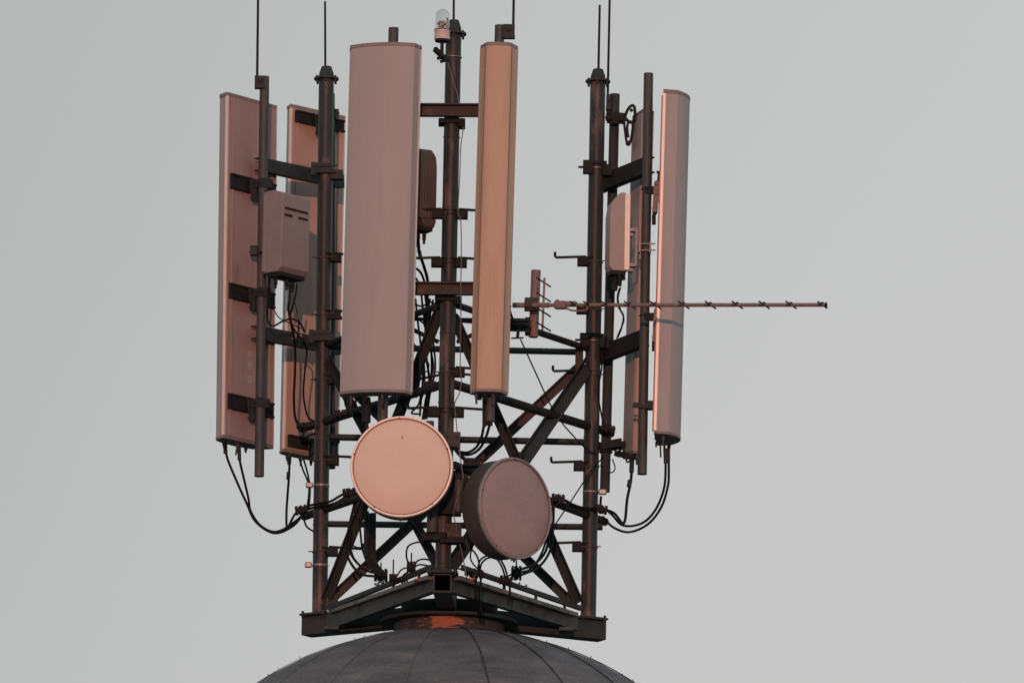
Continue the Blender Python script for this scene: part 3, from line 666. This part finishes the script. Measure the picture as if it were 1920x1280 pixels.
# ------------------------------------------------------------------ dishes
def dish(c, yaw, pitch, r, depth, label, face, rim='rim'):
    ax = V((math.cos(R(yaw)) * math.cos(R(pitch)), math.sin(R(yaw)) * math.cos(R(pitch)), math.sin(R(pitch))))
    root = empty('dish_antenna', c, label, 'dish antenna', 'round drum dishes on the middle mast')
    m_ = MB(); m_.lathe(c, ax, [(.0001, .007), (r * .5, .006), (r * .93, .001), (r * .945, -.002)], 80); part('radome', m_, M[face], root, angle=60)
    m_ = MB(); m_.lathe(c, ax, [(r * .946, -.006), (r * .95, .004), (r * .965, .009), (r * .99, .008), (r, .001), (r, -.016), (r * .985, -.02), (r * .95, -.02)], 96); ri = part('rim', m_, M[rim], root, angle=60)
    m_ = MB(); m_.ring(c + ax * .003, ax, r * .943, .0028, 96, 6); part('groove', m_, M['seam'], ri)
    for k in range(5):
        a = 2 * math.pi * (k + .3) / 5; x, y, z = frame(ax); q = c + (x * math.cos(a) + y * math.sin(a)) * r * .958
        m_ = MB(); m_.box(q + ax * .0085, .006, .009, .005, (x, y, z)); part('clip', m_, M['black'], ri)
    m_ = MB(); m_.lathe(c, ax, [(r * .97, -.0205), (r * .972, -depth), (r * .95, -depth - .012), (r * .8, -depth - .05), (r * .45, -depth - .11), (r * .2, -depth - .13), (.0001, -depth - .13)], 80); part('shroud', m_, M['shroud'], root)
    m_ = MB(); x, y, z = frame(ax, UP); b_ = c - ax * (depth + .10)
    m_.box(b_ - ax * .06, .15, .18, .12, (x, y, z)); m_.cyl(b_ + y * .0, b_ - ax * .16, .045)
    part('back_mount', m_, M['black'], root, bev=.004)
    m_ = MB(); q = c - V((0, 0, r)) ; m_.box(q - ax * .01, .03, .02, .018); m_.cyl(q - ax * .01, q - V((0, 0, .02)), .006, n=8); part('drain_catch', m_, M['steel'], root)
    return root
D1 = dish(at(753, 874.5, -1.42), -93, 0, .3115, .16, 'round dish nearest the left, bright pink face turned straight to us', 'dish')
m_ = MB(); m_.box(at(754, 819, -1.43), .004, .004, .018); part('scratch', m_, M['seam'], D1)
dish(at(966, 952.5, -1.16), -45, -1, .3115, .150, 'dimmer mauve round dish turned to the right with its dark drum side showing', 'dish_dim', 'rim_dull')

# ------------------------------------------------------------------ beacon
bc = at(829, 75, YF - .17)
bz = empty('obstruction_beacon', bc, 'clear glass domed warning beacon beside the top of the middle mast', 'beacon')
m_ = MB(); m_.lathe(bc, UP, [(0, 0), (.047, 0), (.049, .01), (.046, .045), (.049, .05), (.049, .058), (.0, .058)], 32); part('base', m_, M['white'], bz)
m_ = MB(); m_.ring(bc + UP * .061, UP, .047, .004); m_.cyl(bc - UP * .004, bc - UP * .012, .044, n=24); part('gasket', m_, M['black'], bz)
h0, h1 = .062, .158
gp = [(.044, h0), (.044, h1)] + [(.044 * math.cos(R(a)), h1 + .036 * math.sin(R(a))) for a in (15, 30, 45, 60, 75, 89)]
gi = [(max(.0001, u - .003), v - .0015) for u, v in gp][::-1]
m_ = MB(); m_.lathe(bc, UP, gp + gi, 40); part('glass_dome', m_, M['glass'], bz)
m_ = MB(); m_.lathe(bc + V((-.005, 0, 0)), UP, [(.012, .062), (.012, .075), (.024, .09), (.028, .102), (.022, .116), (.0001, .122)], 20); m_.box(bc + V((.028, .0, .10)), .014, .02, .075); part('lamp', m_, M['bulb'], bz)
m_ = MB(); m_.cyl(bc - UP * .012, bc - UP * .11, .011, n=12); m_.bar(at(815, 92, YF - .17), at(836, 112, YF - .09), .022, .03); m_.bar(at(820, 110, YF - .14), at(838, 106, YF - .07), .008, .02); m_.bar(at(826, 116, YF - .14), at(840, 112, YF - .07), .008, .02)
part('stem', m_, M['black'], bz)
m_ = MB(); m_.ring(MF.y(109), MF.d, .0525, .003); part('band', m_, M['zinc'], bz)

# ------------------------------------------------------------------ yagi
ya, yb = at(958, 572, -.27), at(1548, 571.5, -.92)
yg = empty('yagi_aerial', at(1003, 572, -.32), 'long thin yagi aerial pointing right past the rightmost panel', 'aerial')
bd = (yb - ya).normalized(); side = bd.cross(UP).normalized()
def yp(px): return ya.lerp(yb, (px - 958) / 590)
m_ = MB(); m_.cyl(yp(962), yp(1030), .0165, n=16); m_.cyl(yp(1030), yb, .0125, n=16); part('boom', m_, M['yagi'], yg)
m_ = MB(); m_.cyl(yb - bd * .003, yb + bd * .008, .015, n=12); part('end_plug', m_, M['black'], yg)
m_ = MB(); m_.bar(yp(1041), yp(1063), .05, .05, UP); m_.bar(yp(1062) + UP * .008, yp(1082) + UP * .008, .035, .032, UP); m_.cyl(yp(1046) + UP * .02, yp(1046) + UP * .036, .012, n=10); part('feed_housing', m_, M['yagi'], yg, bev=.008)
m_ = MB(); m_.tube([yp(1062) - UP * .018, yp(1075) - UP * .034, yp(1098) - UP * .034, yp(1104) - UP * .012], .006, 8); part('dipole_loop', m_, M['yagi'], yg)
for px in (1081, 1106, 1140, 1183, 1231, 1284, 1334, 1384, 1434, 1484, 1542):
    m_ = MB(); p = yp(px); L_ = .112 if px < 1500 else .10
    m_.cyl(p - side * L_, p + side * L_, .0052, n=8); m_.box(p + UP * .011, .016, .02, .012, (bd, side, UP)); part('element', m_, M['steel'], yg)
vb = at(1021, 521, -.34), at(1017, 619, -.34)
m_ = MB(); m_.bar(vb[0], vb[1], .022, .014, V((1, 0, 0))); part('reflector_bar', m_, M['yagi'], yg, bev=.002)
for y_ in (529, 557, 585, 612):
    m_ = MB(); p = at(1019, y_, -.35); m_.cyl(p - side * .14, p + side * .14, .0052, n=8); part('element', m_, M['steel'], yg)
m_ = MB(); m_.box(at(996, 572, -.25), .085, .16, .05); m_.box(at(996, 564, -.24), .08, .16, .012); m_.cyl(at(985, 579, -.3), at(1012, 581, -.3), .006, n=8); part('boom_clamp', m_, M['rustbar'], yg, bev=.003)
m_ = MB(); m_.box(at(972, 609, -.2), .12, .08, .07); m_.box(at(989, 612, -.2), .03, .1, .10); m_.bar(at(972, 618, -.25), at(970, 634, -.25), .02, .02); m_.bar(at(958, 634, -.25), at(982, 633, -.25), .01, .01); part('arm_clamp', m_, M['black'], T, bev=.003)

# ------------------------------------------------------------------ cables
def cable(pts, r, label, mat='rubber', glands=(), grp='black cables looping round the tower', nm='cable'):
    P = [at(*p) for p in pts]
    m_ = MB(); m_.tube(P, r, 8)
    if not glands:
        o = link_mesh(nm, m_, M[mat], loc=P[0]); tag(o, label, 'cable', grp); return o
    e = empty(nm, P[0], label, 'cable', grp); part('sheath', m_, M[mat], e)
    for (a, b_, rr_) in glands:
        m_ = MB(); m_.cyl(at(*a), at(*b_), rr_, n=10); part('connector_sleeve', m_, M['steel'], e)
    return e
c_ = .0078
YA = .22
cable([(422, 832, YA), (426, 858, YA), (443, 900, YA), (462, 942, YA), (480, 978, .25), (515, 999, .3), (550, 985, .4), (572, 958, .45)], c_, 'outer cable sagging from the leftmost panel to the left mast', glands=[((422, 830, YA), (423, 850, YA), .013)])
cable([(448, 836, YA), (449, 860, YA), (458, 900, YA), (466, 935, YA), (470, 958, .24), (490, 986, .27), (520, 996, .32), (556, 975, .42), (578, 952, .47)], c_, 'inner cable sagging from the leftmost panel to the left mast', glands=[((448, 834, YA), (449, 862, YA), .012)])
cable([(443, 842, YA), (442, 853, YA)], .005, 'stub of rod hanging under the leftmost panel')
cable([(543, 852, .9), (542, 890, .85), (539, 930, .8), (537, 965, .7), (539, 988, .55), (552, 965, .5), (566, 950, .48)], c_, 'cable hanging straight below the orange lit panel', glands=[((543, 850, .9), (542, 870, .9), .013), ((541, 885, .86), (540, 898, .85), .012)])
cable([(560, 856, .9), (568, 880, .85), (578, 905, .7), (579, 925, .6), (576, 950, .48)], .006, 'left one of two thin cables slanting to the strap on the left mast')
cable([(568, 856, .9), (577, 888, .85), (581, 912, .7), (581, 930, .6), (579, 952, .48)], .006, 'right one of two thin cables slanting to the strap on the left mast')
cable([(565, 952, .45), (590, 945, .42), (618, 940, .36), (636, 930, .3), (655, 920, .2), (663, 921, .18), (665, 940, .17), (656, 980, .16), (649, 1020, .15), (655, 1050, .1), (676, 1075, 0), (705, 1080, -.1)], .0085, 'cable running over the left tube then down inside the tower, outer one')
cable([(566, 958, .46), (592, 950, .44), (622, 945, .37), (642, 935, .28), (658, 924, .2), (669, 928, .15), (664, 970, .14), (654, 1015, .13), (661, 1043, .08), (684, 1067, 0), (708, 1074, -.1)], .0085, 'cable running over the left tube then down inside the tower, inner one')
cable([(568, 962, .48), (574, 985, .48), (588, 996, .5)], .006, 'short cable curling under the tube end at the left mast')
cable([(672, 955, .1), (676, 1000, .05), (680, 1030, 0), (690, 1056, -.05), (704, 1066, -.1)], .0065, 'thin cable beside the black duct behind the pink dish')
cable([(657, 1012, .1), (664, 1023, .05), (674, 1026, 0), (684, 1024, -.1)], .005, 'small cable tail tied to the black duct')
cable([(656, 1015, .1), (664, 1045, .02), (680, 1068, -.1)], .003, 'hair thin wire left of the black duct')
# from the left unit
cable([(543, 532, -.05), (543, 560, -.05), (541, 580, -.03), (547, 612, .0), (553, 650, .3), (553, 700, .35), (551, 750, .4), (556, 790, .44), (575, 802, .45)], c_, 'cable from the left radio unit passing over the orange lit panel')
cable([(557, 532, -.05), (553, 560, -.05), (545, 588, -.03), (550, 615, .02), (574, 650, .3), (572, 690, .35), (569, 740, .4), (577, 780, .44), (590, 790, .46)], .006, 'second cable from the left radio unit bowing towards the left mast')
cable([(505, 522, .0), (502, 560, 0), (502, 600, 0), (512, 611, 0), (530, 602, -.02), (547, 598, -.04), (562, 605, -.02), (571, 622, .05)], .0065, 'loop of cable low beside the left radio unit')
cable([(514, 582, .0), (524, 596, 0), (544, 606, .0), (565, 616, .05)], .0035, 'thin wire crossing the gap below the left radio unit')
cable([(551, 560, -.05), (558, 590, -.02), (560, 612, 0), (556, 640, .2)], .003, 'hair thin wire between the two cables of the left radio unit')
cable([(575, 800, .4), (570, 810, .35), (568, 820, .35), (576, 818, .38), (590, 812, .42)], .006, 'tight black curl at the left end of the upper tube')
# under the middle radio unit and inside
cable([(783, 436, -.92), (785, 462, -.92), (786, 474, -.9), (795, 500, -.8), (802, 530, -.6), (800, 580, -.4), (797, 640, -.3), (790, 690, -.3), (779, 745, -.3)], .010, 'thick cable from the dark radio unit down beside the middle mast', glands=[((783, 434, -.92), (784, 448, -.92), .014), ((786, 470, -.9), (789, 486, -.88), .012)])
cable([(775, 500, -.9), (788, 510, -.8), (796, 530, -.7), (798, 560, -.5), (804, 600, -.3), (799, 660, -.28), (805, 720, -.28), (796, 786, -.28)], c_, 'cable arching from behind the widest panel, upper one')
cable([(774, 516, -.9), (782, 525, -.8), (789, 545, -.7), (793, 580, -.5), (800, 620, -.3), (806, 650, -.28), (812, 690, -.28), (800, 740, -.28), (792, 786, -.28)], .0068, 'cable arching from behind the widest panel, lower one')
cable([(775, 444, -.9), (780, 455, -.9), (785, 468, -.9)], .005, 'tiny wire joining the thick cable under the dark radio unit')
cable([(806, 560, -.5), (803, 575, -.5), (795, 600, -.45), (801, 625, -.4), (808, 650, -.35), (809, 700, -.3), (800, 770, -.3)], c_, 'cable hugging the left side of the middle mast')
cable([(797, 672, -.7), (790, 688, -.7), (793, 698, -.7), (802, 694, -.7), (804, 682, -.7), (798, 675, -.7)], .004, 'small ring of spare wire left of the middle mast')
cable([(794, 672, -.6), (796, 700, -.6), (794, 735, -.6), (782, 762, -.6), (768, 765, -.6), (764, 750, -.6)], .006, 'cable curl dangling by the lower right corner of the widest panel')
cable([(789, 742, -.6), (784, 760, -.6), (774, 770, -.6), (773, 775, -.6), (790, 776, -.6)], .006, 'cable hook under the lower right corner of the widest panel')
for k, pts in enumerate((((779, 560, -.5), (783, 600, -.45), (788, 640, -.4), (793, 700, -.35), (787, 780, -.35)),
    ((812, 562, -.6), (806, 600, -.5), (812, 640, -.45), (816, 690, -.45), (806, 740, -.4), (800, 785, -.4)),
    ((786, 600, -.4), (800, 612, -.4), (811, 630, -.5), (797, 655, -.4), (785, 690, -.4), (778, 730, -.4)),
    ((770, 566, -.6), (790, 574, -.6), (808, 566, -.7), (820, 574, -.8)),
    ((772, 640, -.5), (786, 652, -.5), (800, 640, -.5), (812, 656, -.6)))):
    cable(pts, (.0065, .0065, .005, .006, .004)[k], ('leftmost of the cables dropping beside the middle mast', 'rightmost of the cables dropping beside the middle mast', 'thin cable twisting across the bundle left of the middle mast', 'short cable lying on the tube above the bundle left of the middle mast', 'short wire slung below the upper tube left of the middle mast')[k])
for k, (x_, lb) in enumerate(((648, 'leftmost'), (668, 'second'), (748, 'rightmost'))):
    cable([(x_, 744, -1.2), (x_ - 1, 756, -1.15), (x_ + 4, 768, -.9), (x_ + 12 - 22 * (k == 2), 776, -.5)], .006, lb + ' short tail curling under the foot of the widest panel')
# beige panel
cable([(907, 798, -1.17), (903, 818, -1.15), (893, 838, -1.1), (876, 848, -1.05), (858, 846, -1.0)], .0085, 'front cable curving from the beige panel to the middle mast')
cable([(918, 797, -1.15), (910, 822, -1.12), (898, 842, -1.06), (880, 852, -1.03), (860, 850, -.99)], .0085, 'back cable curving from the beige panel to the middle mast')
cable([(852, 840, -1.05), (866, 856, -1.05), (880, 866, -1.0), (900, 874, -.9)], .012, 'thick black lead behind the top of the mauve dish')
# right side
cable([(1247, 842, .06), (1248, 880, .06), (1245, 915, .06), (1232, 950, .08), (1212, 975, .12), (1188, 985, .2), (1165, 983, .3), (1148, 965, .38), (1132, 952, .42)], c_, 'inner cable sagging from the rightmost panel to the right mast', glands=[((1247, 840, .06), (1248, 868, .06), .012)])
cable([(1253, 842, .08), (1254, 885, .08), (1252, 912, .08), (1240, 950, .1), (1215, 982, .15), (1180, 997, .25), (1150, 988, .35), (1130, 968, .42)], c_, 'outer cable sagging from the rightmost panel to the right mast', glands=[((1253, 840, .08), (1253, 866, .08), .012)])
cable([(1238, 835, .1), (1239, 857, .1)], .005, 'drain rod hanging under the rightmost panel, longer one')
cable([(1230, 828, -.05), (1230, 838, -.05)], .005, 'drain rod hanging under the rightmost panel, shorter one')
cable([(1185, 862, .5), (1183, 900, .48), (1176, 935, .42), (1170, 980, .35), (1152, 962, .38), (1135, 955, .42)], .009, 'cable hanging below the slim half hidden panel', glands=[((1185, 862, .5), (1184, 885, .49), .015), ((1181, 900, .46), (1179, 912, .45), .014)])
cable([(1162, 540, 0), (1158, 556, 0), (1160, 575, .02), (1169, 593, .03), (1165, 615, .2), (1158, 632, .3)], .006, 'front cable bowing below the right radio unit')
cable([(1164, 538, 0), (1159, 560, .02), (1164, 582, .05), (1170, 600, .1), (1162, 620, .2), (1156, 634, .3)], .004, 'thin cable bowing below the right radio unit')
cable([(1127, 930, .38), (1126, 945, .38), (1128, 960, .4)], .008, 'short pair of leads under the strap on the right mast')
cable([(1044, 932, 0), (1060, 938, .1), (1075, 946, .2), (1095, 952, .3), (1130, 954, .4)], .010, 'thick cable lying on the right lower tube')
cable([(1038, 944, -.1), (1037, 985, -.15), (1032, 1030, -.2), (1010, 1062, -.35), (975, 1078, -.5)], .0085, 'outer cable dropping inside right of the mauve dish')
cable([(1033, 950, -.1), (1030, 1000, -.15), (1022, 1035, -.2), (1000, 1058, -.35), (972, 1068, -.5)], .0085, 'middle cable dropping inside right of the mauve dish')
cable([(1026, 960, -.12), (1025, 1005, -.15), (1014, 1040, -.22), (995, 1066, -.37), (975, 1072, -.5)], .007, 'inner cable dropping inside right of the mauve dish')
cable([(1136, 630, .3), (1128, 690, .35), (1122, 740, .4), (1132, 800, .42)], .005, 'thin cable slanting between the right mast and the dark pipe')
cable([(1148, 860, .45), (1153, 875, .45), (1150, 884, .45), (1140, 886, .46)], .004, 'thin curl of wire beside the foot of the dark pipe')
cable([(976, 636, -.25), (1005, 700, -.1), (1034, 762, .0), (1060, 800, .15), (1098, 840, .3), (1116, 850, .36)], .0045, 'thin line running down right from the yagi clamp')
cable([(1130, 858, .36), (1110, 880, .3), (1070, 940, .1), (1036, 990, 0)], .0045, 'thin line slanting down left behind the right mast')
cable([(957, 572, -.27), (956, 582, -.26), (962, 600, -.25), (966, 612, -.24)], .0075, 'short lead at the inner end of the yagi aerial')
# base loops
cable([(798, 1018, -.7), (782, 1016, -.7), (765, 1024, -.7), (762, 1042, -.7), (766, 1056, -.7)], .0055, 'round loop of cable standing left of the middle mast foot')
cable([(818, 1056, -.8), (800, 1048, -.75), (784, 1050, -.7), (776, 1062, -.68)], .0055, 'upper of the low loops left of the middle mast foot')
cable([(818, 1062, -.8), (802, 1060, -.75), (786, 1058, -.7), (772, 1066, -.66), (756, 1078, -.6)], .0055, 'lower of the low loops left of the middle mast foot')
cable([(744, 1080, -.55), (752, 1068, -.56), (764, 1064, -.6), (772, 1072, -.62), (756, 1084, -.57)], .005, 'knot of thin cable between the base clamps on the left')
cable([(868, 1024, -.8), (885, 1030, -.75), (896, 1046, -.7), (899, 1066, -.66)], .0055, 'thin cable arching below the mauve dish, left one')
cable([(890, 1012, -.8), (882, 1040, -.78), (886, 1055, -.75), (896, 1066, -.7)], .005, 'thin cable dropping straight below the mauve dish')
cable([(896, 1070, -.7), (900, 1050, -.75), (915, 1041, -.75), (932, 1042, -.72), (945, 1060, -.68), (952, 1082, -.64)], .0062, 'tall arch of cable below the mauve dish, outer one')
cable([(899, 1072, -.7), (904, 1054, -.75), (917, 1045, -.75), (930, 1046, -.72), (941, 1062, -.68), (948, 1084, -.64)], .0062, 'tall arch of cable below the mauve dish, inner one')
cable([(938, 1088, -.62), (945, 1082, -.62), (955, 1078, -.6), (962, 1074, -.6)], .0055, 'short cable between the base clamps on the right')
cable([(872, 1036, -.8), (880, 1030, -.8), (888, 1014, -.8), (893, 1008, -.8)], .005, 'cable crossing beneath the left edge of the mauve dish')
cable([(893, 1080, -.98), (891, 1100, -.99), (893, 1125, -.99), (898, 1150, -.6)], .008, 'left one of two cables hanging over the right base channel')
cable([(902, 1080, -.96), (900, 1104, -.97), (899, 1128, -.97), (903, 1152, -.6)], .007, 'right one of two cables hanging over the right base channel')
cable([(955, 1088, -.68), (956, 1110, -.70), (953, 1134, -.70)], .007, 'cable hanging over the middle of the right base channel')
for k, (xo, lb) in enumerate(((0, 'left'), (5, 'middle'), (10, 'right'))):
    cable([(752 + xo, 1085, -.3), (760 + xo, 1110, -.15), (768 + xo, 1135, 0), (776 + xo, 1165, .1)], .007, lb + ' of three cables falling into the neck below the left base channel')
cable([(768, 978, -1.0), (782, 995, -.9), (795, 1010, -.85), (812, 1032, -.8)], .008, 'thick lead running down right from under the pink dish')
# the thin grey earth lead on the middle mast
GY = YF - .06
cable([(838, 112, GY), (846, 140, GY), (856, 172, GY), (862, 200, GY), (868, 240, GY + .02), (864, 275, GY), (862, 330, GY), (859, 395, GY), (864, 415, GY), (865, 470, GY), (864, 540, GY - .09), (864, 600, GY), (863, 680, GY), (865, 712, GY), (862, 735, GY), (853, 755, GY), (854, 775, GY), (858, 815, GY), (862, 850, GY - .08), (866, 880, GY - .08), (868, 895, GY - .08), (862, 920, GY - .08), (854, 945, GY - .08), (851, 965, GY - .08), (856, 988, GY - .08), (862, 1018, GY), (868, 1045, GY), (873, 1070, GY), (875, 1082, GY)], .0031, 'thin grey earth lead wandering down the front of the middle mast', 'grey_cable')
cable([(787, 405, -1.02), (792, 426, -1.02)], .004, 'faint wire at the edge of the dark radio unit')

# ------------------------------------------------------------------ clamp blocks on the tubes and base rails
def block(px, py, Y, w_, h_, label, spike=0, lean=0):
    c = at(px, py, Y); e = empty('cable_clamp', c, label, 'cable clamp', 'black cable clamps')
    w_ /= PPM; h_ /= PPM
    m_ = MB(); ax = (V((math.cos(lean), 0, math.sin(lean))), V((0, 1, 0)), V((-math.sin(lean), 0, math.cos(lean))))
    for k in range(4):
        f = (k - 1.5) / 4
        m_.box(c + ax[0] * (f * w_) + ax[2] * random.uniform(-.004, .004), w_ * .22, .07 + random.uniform(0, .02), h_ * random.uniform(.8, 1.05), ax)
    m_.box(c, w_ * .95, .05, h_ * .62, ax)
    part('clamp_body', m_, M['black'], e, bev=.004)
    m_ = MB()
    for k in range(3):
        p = c + ax[0] * ((k - 1) * w_ * .33); m_.cyl(p + ax[2] * (-h_ * .6), p + ax[2] * (h_ * .62), .004, n=6); m_.cyl(p + ax[2] * h_ * .5, p + ax[2] * h_ * .62, .008, n=6)
    part('clamp_bolt', m_, M['steel'], e)
    if spike: m_ = MB(); m_.cyl(c + UP * h_ * .4, c + UP * (h_ * .4 + spike / PPM), .0045, n=6); part('threaded_rod', m_, M['black'], e)
block(565, 956, .46, 24, 15, 'clamp holding cables at the left end of the lower left tube', lean=.2)
block(655, 924, .2, 26, 15, 'clamp on the lower left tube next to the pink dish', lean=.15)
block(1046, 936, .0, 26, 17, 'clamp on the lower right tube next to the mauve dish', lean=-.1)
block(1128, 955, .4, 22, 14, 'clamp holding cables at the right end of the lower right tube', lean=-.2)
block(573, 798, .45, 36, 10, 'clamp at the left end of the upper left tube', lean=.1)
block(652, 774, .2, 48, 12, 'long lumpy clamp on the upper left tube below the widest panel', lean=.2)
block(1140, 804, .45, 28, 14, 'clamp at the right end of the upper right tube', lean=-.25)
block(805, 722, -.6, 30, 12, 'clamp on the tube immediately left of the middle mast')
block(714, 1078, -.15, 26, 20, 'leftmost clamp on the base rail beside the duct foot', 16)
block(737, 1084, -.5, 15, 14, 'small clamp on the left base rail with a tall thin rod', 30)
block(771, 1063, -.68, 17, 18, 'clamp on the left base rail under the round cable loop', 20)
block(797, 1020, -.8, 9, 9, 'little clamp hanging on the brace left of the middle mast')
block(889, 1074, -.72, 36, 14, 'wide clamp on the right base rail by the middle mast', lean=-.15)
block(968, 1074, -.5, 20, 22, 'tall clamp on the right base rail under the mauve dish', 16)
block(948, 1088, -.6, 24, 14, 'low clamp on the right base rail between the cable arches', lean=-.2)
for (px, py, Y, lb) in ((706, 1095, -.2, 'left one of the small hose clips on the left base rail'), (715, 1091, -.24, 'right one of the small hose clips on the left base rail'), (970, 1096, -.5, 'small hose clip on the right base rail, left one'), (983, 1100, -.46, 'small hose clip on the right base rail, right one')):
    c = at(px, py, Y); m_ = MB(); m_.ring(c, V((.3, .2, 1)), .013, .004); m_.box(c + V((.012, -.01, .004)), .012, .012, .02)
    tag(link_mesh('hose_clip', m_, M['pipe'], loc=c), lb, 'hose clip', 'small hose clips')
c = at(552, 631, .3); m_ = MB(); m_.box(c, .03, .03, .04); m_.cyl(c + V((.03, 0, 0)), c + V((.05, 0, 0)), .014, n=10)
tag(link_mesh('hose_clip', m_, M['zinc'], loc=c, bev=.003), 'bright cable clip on the lower beam of the left mast', 'hose clip', 'small hose clips')
